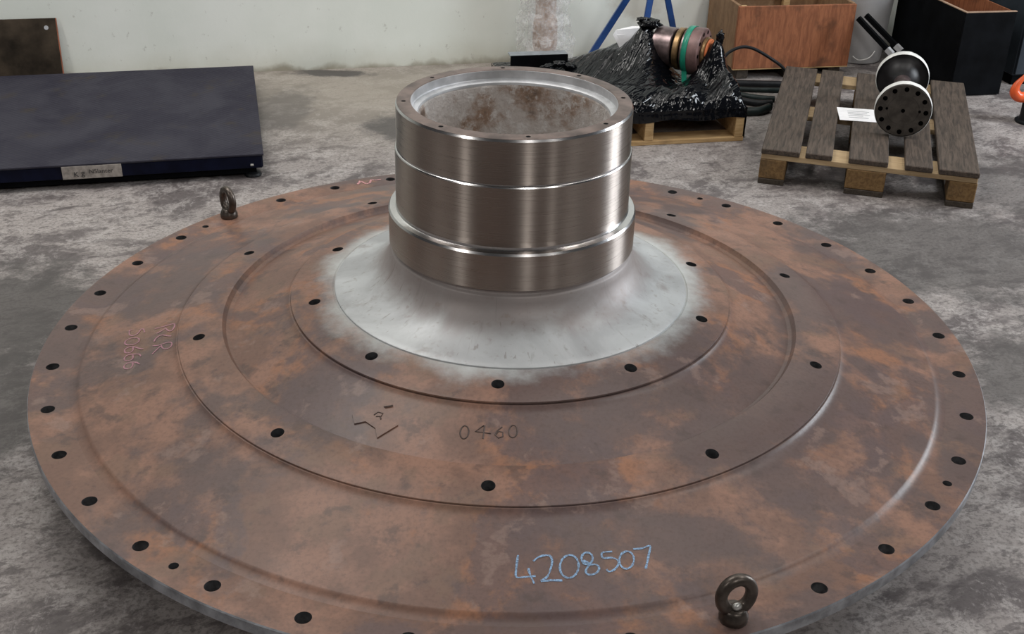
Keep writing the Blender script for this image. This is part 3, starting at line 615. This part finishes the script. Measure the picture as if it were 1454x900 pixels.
# flanged coupling lying on the load
fc = thing('flanged_coupling', 'stack of heat-tinted steel flanges poking out of the black film', 'machine part', (.668, 2.408, .312), R(-27))
def disc(name, x0, x1, r_, mat, r1=None, ch_=.004, parent=None):
    r1 = r_ if r1 is None else r1
    vv, ff = lathe_mesh([(0, x0), (r_ - ch_, x0), (r_, x0 + ch_), (r1, x1 - ch_), (r1 - ch_, x1), (0, x1)], 64, False)
    vv = [(z, y, x) for x, y, z in vv]
    bm = bmesh.new(); me = bpy.data.meshes.new('t'); me.from_pydata(vv, [], ff); bm.from_mesh(me); bpy.data.meshes.remove(me); bmesh.ops.remove_doubles(bm, verts=bm.verts, dist=1e-6)
    return sharp(bobj(name, bm, mat, parent or fc), 35)
disc('rear_disc', -.060, .028, .086, M_PURP); disc('groove_neck', .028, .040, .074, M_BLACK)
disc('stained_disc', .040, .066, .091, M_BRONZE); disc('groove_neck', .066, .076, .080, M_BLACK)
disc('middle_disc', .076, .104, .096, M_PURP); fr_ = disc('front_flange', .104, .160, .102, M_PINKST)
disc('gasket_ring', .160, .178, .066, M_BRONZE); disc('orange_gasket', .178, .190, .060, M_ORRUB); disc('bore_shade_disc', .190, .192, .042, M_HOLE)  # last disc is painted black for the shade inside the bore
for k in range(10):
    a = 2 * math.pi * k / 10
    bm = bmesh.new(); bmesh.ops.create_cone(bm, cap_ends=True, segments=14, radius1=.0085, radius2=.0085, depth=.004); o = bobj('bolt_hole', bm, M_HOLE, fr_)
    o.rotation_euler = (0, R(90), 0); o.location = (.159, .085 * math.cos(a), .085 * math.sin(a))
vv, ff = lathe_mesh([(.1030, .088), (.1050, .088), (.1050, .112), (.1030, .112)], 64); vv = [(z, y, x) for x, y, z in vv]
o = obj('green_strap', vv, ff, M_GREEN, fc, True)
gt = obj('strap_tail', [(.090, -.075, -.075), (.113, -.075, -.075), (.120, -.082, -.118), (.098, -.082, -.122), (.090, -.072, -.075), (.113, -.072, -.075), (.120, -.079, -.118), (.098, -.079, -.122)], [(0, 1, 2, 3), (7, 6, 5, 4), (0, 4, 5, 1), (1, 5, 6, 2), (2, 6, 7, 3), (3, 7, 4, 0)], M_GREEN, fc)

# white sheet peeping out of the film
out = [(-.455, .335), (-.440, .356), (-.36, .366), (-.27, .366), (-.30, .33), (-.37, .24), (-.40, .24)]
vv = []; ff = []
for k_, y_ in ((0, .515), (1, .518)):
    for x_, z_ in out: vv.append((x_, y_ + .25 * (z_ - .30) + .01 * math.sin(x_ * 30), z_))
n_ = len(out); ff = [tuple(range(n_)), tuple(range(2 * n_ - 1, n_ - 1, -1))] + [(i, i + n_, (i + 1) % n_ + n_, (i + 1) % n_) for i in range(n_)]
ps = obj('white_sheet', vv, ff, M_PAPER, None, False, (.975, 2.085, 0), BA)
tag(ps, 'white plastic sheet sticking up out of the black film', 'sheet')

# ------------------------------------------------------------------ orange fronted crate by the wall
CR = R(11); cr = thing('orange_crate', 'open wooden crate with an orange stained front beside the wall', 'crate', (1.062, 2.977, 0), CR)
CW, CD, Z0, Z1 = .607, .430, .055, .362
box('front_panel', 0, CW, 0, .018, Z0, Z1, M_ORANGE, cr); box('side_panel', 0, .018, .0185, CD - .0185, Z0, Z1 + .004, M_OSB, cr); box('side_panel', CW - .018, CW, .0185, CD - .0185, Z0, Z1 + .004, M_OSB, cr)
box('back_panel', 0, CW, CD - .018, CD, Z0, Z1, M_OSB, cr); box('base_panel', .0185, CW - .0185, .0185, CD - .0185, Z0, Z0 + .015, M_OSB, cr)
box('corner_batten', .019, .055, .019, .055, Z0 + .016, Z1 - .004, M_PINE, cr); box('corner_batten', .019, .055, CD - .055, CD - .019, Z0 + .016, Z1 + .02, M_PINE, cr)
box('corner_batten', CW - .22, CW - .185, CD - .055, CD - .019, Z0 + .016, Z1 + .03, M_PINE, cr)
box('rail', .056, CW - .23, CD - .045, CD - .019, Z1 - .045, Z1 - .008, M_PINE, cr)
box('front_lip', 0, CW, -.0006, .0175, Z0 - .004, Z0 - .0002, M_PINE, cr, .0005)
for x in (.03, .28, CW - .09): box('skid', x, x + .06, .02, CD - .02, 0, Z0 - .004, M_DARKW, cr)

# ------------------------------------------------------------------ hoses and cable
def hose(name, pts, r_, mat, label, flat=1.0):
    P = smooth_path(pts, 10)
    bm = tube_mesh(bmesh.new(), P, r_, 12)
    o = sharp(bobj(name, bm, mat), 60); return tag(o, label, 'hose')
hose('cable', [(.930, 2.62, .012), (.95, 2.66, .10), (.965, 2.70, .19), (1.03, 2.72, .232), (1.10, 2.73, .228), (1.20, 2.74, .175), (1.27, 2.775, .12), (1.34, 2.805, .03), (1.42, 2.815, .009)], .0075, M_BLKRUB, 'thin black cable arching up in front of the orange crate')
hose('hose', [(.90, 2.86, .020), (1.06, 2.875, .0165), (1.22, 2.875, .0165), (1.34, 2.875, .0165), (1.44, 2.87, .0165)], .0165, M_BLKRUB, 'thick black hose on the floor closest to the orange crate')
hose('hose', [(.98, 2.80, .0125), (1.12, 2.79, .0125), (1.24, 2.79, .0125), (1.34, 2.79, .0125)], .0125, M_HOSE, 'slim black hose on the floor, second from the orange crate')
hose('hose', [(1.00, 2.73, .015), (1.10, 2.665, .015), (1.16, 2.645, .015), (1.212, 2.640, .015)], .015, M_HOSE, 'dark green tinged hose running to the grey pallet, third from the crate')
hose('hose', [(1.00, 2.64, .0155), (1.10, 2.575, .0155), (1.15, 2.57, .0155), (1.188, 2.575, .0155)], .0155, M_BLKRUB, 'black hose on the floor, fourth from the orange crate')
hose('hose', [(1.00, 2.42, .020), (1.09, 2.435, .020), (1.13, 2.465, .020), (1.158, 2.495, .020)], .020, M_HOSE, 'fattest dark hose on the floor, nearest the camera')

# ------------------------------------------------------------------ plastic bin and the black bars before it
bn = thing('plastic_bin', 'milky grey plastic bin between the orange crate and the black box', 'bin', (1.790, 3.440, 0))
lathe('bin_body', [(0, 0), (.118, 0), (.126, .006), (.130, .03), (.160, .52), (.166, .53), (.160, .54), (.152, .53), (.122, .02), (0, .02)], M_BIN, bn, 48, False, 40)
tube('wire_handle', smooth_path([(-.05, -.128, .045), (-.02, -.148, .03), (.03, -.150, .045), (.06, -.130, .075)], 6), .003, M_FOAM, bn, 8)
def bar(p0, p1, label):
    a, b = Vector(p0), Vector(p1); t = thing('square_bar', label, 'steel bar', p0, 0, 'black bars leaning by the bin')
    d = (b - a); L_ = d.length; d.normalize()
    def seg_(nm, t0, t1, w_, mat):
        s_ = d.cross(Vector((0, 0, 1))).normalized(); n_ = d.cross(s_); bm = bmesh.new(); vv = []
        for q in (t0, t1):
            for i, j in ((-1, -1), (1, -1), (1, 1), (-1, 1)): vv.append(bm.verts.new(d * q + s_ * w_ * i + n_ * w_ * j))
        for q in [(0, 1, 2, 3), (7, 6, 5, 4)] + [(i, i + 4, (i + 1) % 4 + 4, (i + 1) % 4) for i in range(4)]: bm.faces.new([vv[i] for i in q])
        return bobj(nm, bm, mat, t)
    seg_('bar_body', 0, L_, .011, M_BLACK); seg_('end_sleeve', L_ * .53, L_ * .60, .0122, M_WASH)
    return t
bar((1.980, 2.745, .016), (1.650, 3.010, .315), 'lower of two black square bars leaning against the orange crate')
bar((2.05, 2.815, .016), (1.705, 3.075, .315), 'upper of two black square bars leaning against the orange crate')

# ------------------------------------------------------------------ black box
bb = thing('black_box', 'tall matt black open box with orange plywood inside, behind the grey pallet', 'box', (2.085, 2.790, 0), R(11.5))
BW, BDp, BH = .262, .640, .402
box('front_wall', 0, BW, 0, .014, .004, BH, M_BLACK, bb, .001); box('back_wall', 0, BW, BDp - .014, BDp, .004, BH, M_BLACK, bb, .001)
box('side_wall', 0, .014, .0142, BDp - .0142, .004, BH, M_BLACK, bb, .001); box('side_wall', BW - .014, BW, .0142, BDp - .0142, .004, BH, M_BLACK, bb, .001)
box('bottom_board', .0142, BW - .0142, .0142, BDp - .0142, 0, .012, M_BLACK, bb, .001)
for nm, a in (('lining', (.0144, .020, .0205, BDp - .0205)), ('lining', (BW - .020, BW - .0144, .0205, BDp - .0205)), ('lining', (.0144, BW - .0144, BDp - .020, BDp - .0144)), ('lining', (.0144, BW - .0144, .0144, .020))):
    box(nm, *a, .0125, BH + .002, M_ORANGE, bb, .0005)
for nm, a in (('rim_strip', (0, BW, -.001, .0135)), ('rim_strip', (-.001, .0135, .0142, BDp))): box(nm, *a, BH + .0003, BH + .0045, M_PARCEL, bb, .0005)

# ------------------------------------------------------------------ cabinet at the right edge
cb = thing('steel_cabinet', 'slate blue steel cabinet at the right edge behind the black box', 'cabinet', (2.46, 2.99, 0), R(12))
box('cabinet_body', 0, .9, .016, .42, .05, 1.5, M_CAB, cb, .004); box('cabinet_door', .003, .447, 0, .015, .06, 1.49, M_CAB, cb, .002); box('cabinet_door', .453, .897, 0, .015, .06, 1.49, M_CAB, cb, .002)
box('plinth', .01, .89, .03, .41, 0, .049, M_BLACK, cb); box('handle', .405, .42, -.02, -.001, .7, .82, M_BLACK, cb)

# ------------------------------------------------------------------ orange hook on its stand
hk = thing('orange_hook', 'orange curved hook on a dark round stand at the right edge', 'hook', (2.335, 2.435, 0))
lathe('round_stand', [(0, 0), (.062, 0), (.064, .004), (.064, .010), (.050, .014), (.046, .03), (.046, .12), (.040, .13), (0, .13)], M_BLKRUB, hk, 40, False)
hp = smooth_path([(-.050, .0, .235), (-.072, .0, .205), (-.094, .0, .170), (-.096, .0, .140), (-.075, .0, .118), (-.04, .0, .118), (0, 0, .14), (.03, 0, .20)], 7)
n_ = len(hp); sharp(bobj('hook_arm', tube_mesh(bmesh.new(), hp, [.004 + .020 * min(1, (i / n_) * 2.2) for i in range(n_)], 14), M_ORP, hk), 60)

# ------------------------------------------------------------------ grey euro style pallet with flanged shaft
ER = R(-15.5)
ep = thing('grey_pallet', 'weathered grey-brown pallet with five deck boards carrying the flanged shaft', 'pallet', (1.3376, 1.4904, 0), ER)
xs = [(-.4, -.255), (-.2335, -.1335), (-.0725, .0725), (.1335, .2335), (.255, .4)]
for i, (x0, x1) in enumerate(xs): box('deck_board', x0, x1, random.uniform(-.006, .004), 1.2 + random.uniform(-.006, .006), .1225, .144, M_BOARD, ep, .003)
for y0 in (0, .5275, 1.055): box('cross_board', -.398, .398, y0 + .003, y0 + .142, .1005, .122, M_BEARER, ep, .002)
for y0, yw in ((0, .145), (.5275, .145), (1.055, .145)):
    for x0, x1 in ((-.4, -.3), (-.0725, .0725), (.3, .4)): box('block', x0, x1, y0 + .001, y0 + yw, .0225, .100, M_BLOCK, ep, .003)
for x0, x1 in ((-.4, -.3), (-.0725, .0725), (.3, .4)): box('bottom_board', x0, x1, 0, 1.2, 0, .022, M_DARKW, ep, .002)

sh = thing('flanged_shaft', 'dark steel shaft with two flanges, rims bound in white tape, on the grey pallet', 'shaft', (1.521, 1.752, .257), R(90) + ER)
def sdisc(nm, prof, mat): 
    vv, ff = lathe_mesh(prof, 64, False); vv = [(z, y, x) for x, y, z in vv]
    bm = bmesh.new(); me = bpy.data.meshes.new('t'); me.from_pydata(vv, [], ff); bm.from_mesh(me); bpy.data.meshes.remove(me); bmesh.ops.remove_doubles(bm, verts=bm.verts, dist=1e-6)
    return sharp(bobj(nm, bm, mat, sh), 35)
SL = .50
ffl = sdisc('front_flange', [(0, 0), (.0585, 0), (.0595, .0012), (.0605, 0), (.102, 0), (.1065, .004), (.1065, .030), (.102, .034), (.05, .045), (.034, .07)], M_FLG)
sdisc('shaft_body', [(.036, .05), (.034, .08), (.034, SL - .12), (.040, SL - .09)], M_PURP)
sdisc('rear_flange', [(.036, SL - .11), (.048, SL - .075), (.075, SL - .045), (.100, SL - .036), (.1065, SL - .032), (.1065, SL - .004), (.102, SL), (0, SL)], M_FLGD)
for x0, x1, sd in ((.001, .040, 1), (SL - .050, SL - .002, 5)):
    vv, ff = [], []; n = 72
    for i in range(n):
        a = 2 * math.pi * i / n
        k = .004 * mnoise.noise(Vector((math.cos(a) * 5, math.sin(a) * 5, sd))); e = .004 * mnoise.noise(Vector((math.cos(a) * 9, math.sin(a) * 9, sd + 3)))
        for r_, x in ((.1068, x0 + e), (.1080 + k * .3, x0 + e + .001), (.1095 + k * .4, (x0 + x1) / 2), (.1085 + k * .4, x1 + e), (.1068, x1 + e)): vv.append((x, r_ * math.cos(a), r_ * math.sin(a)))
    for i in range(n):
        j = (i + 1) % n
        for q in range(4): ff.append((i * 5 + q, i * 5 + q + 1, j * 5 + q + 1, j * 5 + q))
    obj('white_tape', vv, ff, M_FOAM, sh, True)
for k in range(12):
    a = 2 * math.pi * (k + .0) / 12
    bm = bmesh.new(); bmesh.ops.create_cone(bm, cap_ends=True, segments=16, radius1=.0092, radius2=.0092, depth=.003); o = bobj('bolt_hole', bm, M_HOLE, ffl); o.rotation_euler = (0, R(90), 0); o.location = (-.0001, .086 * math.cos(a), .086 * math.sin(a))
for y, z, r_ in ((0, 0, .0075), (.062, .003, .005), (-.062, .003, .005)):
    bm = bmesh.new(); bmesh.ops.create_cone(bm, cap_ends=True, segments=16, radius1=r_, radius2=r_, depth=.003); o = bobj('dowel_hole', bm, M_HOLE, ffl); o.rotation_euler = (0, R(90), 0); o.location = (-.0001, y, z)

# paper on the pallet under the shaft
pp = thing('paper_sheet', 'white printed delivery note lying under the flanged shaft on the pallet', 'paper', (1.50, 2.02, .1450), R(-9))
bm = add_box(bmesh.new(), -.15, .15, -.085, .085, 0, .0012); bobj('sheet', bm, M_PAPER, pp)
for k, (x0, x1, y0, y1) in enumerate([(-.11, -.02, .04, .046), (-.11, -.03, .02, .026), (-.11, -.02, 0, .006), (-.11, -.05, -.02, -.014), (-.11, -.03, -.045, -.039)]):
    bobj('print_line', add_box(bmesh.new(), x0, x1, y0, y1, .0013, .0016), M_PRINT, pp)
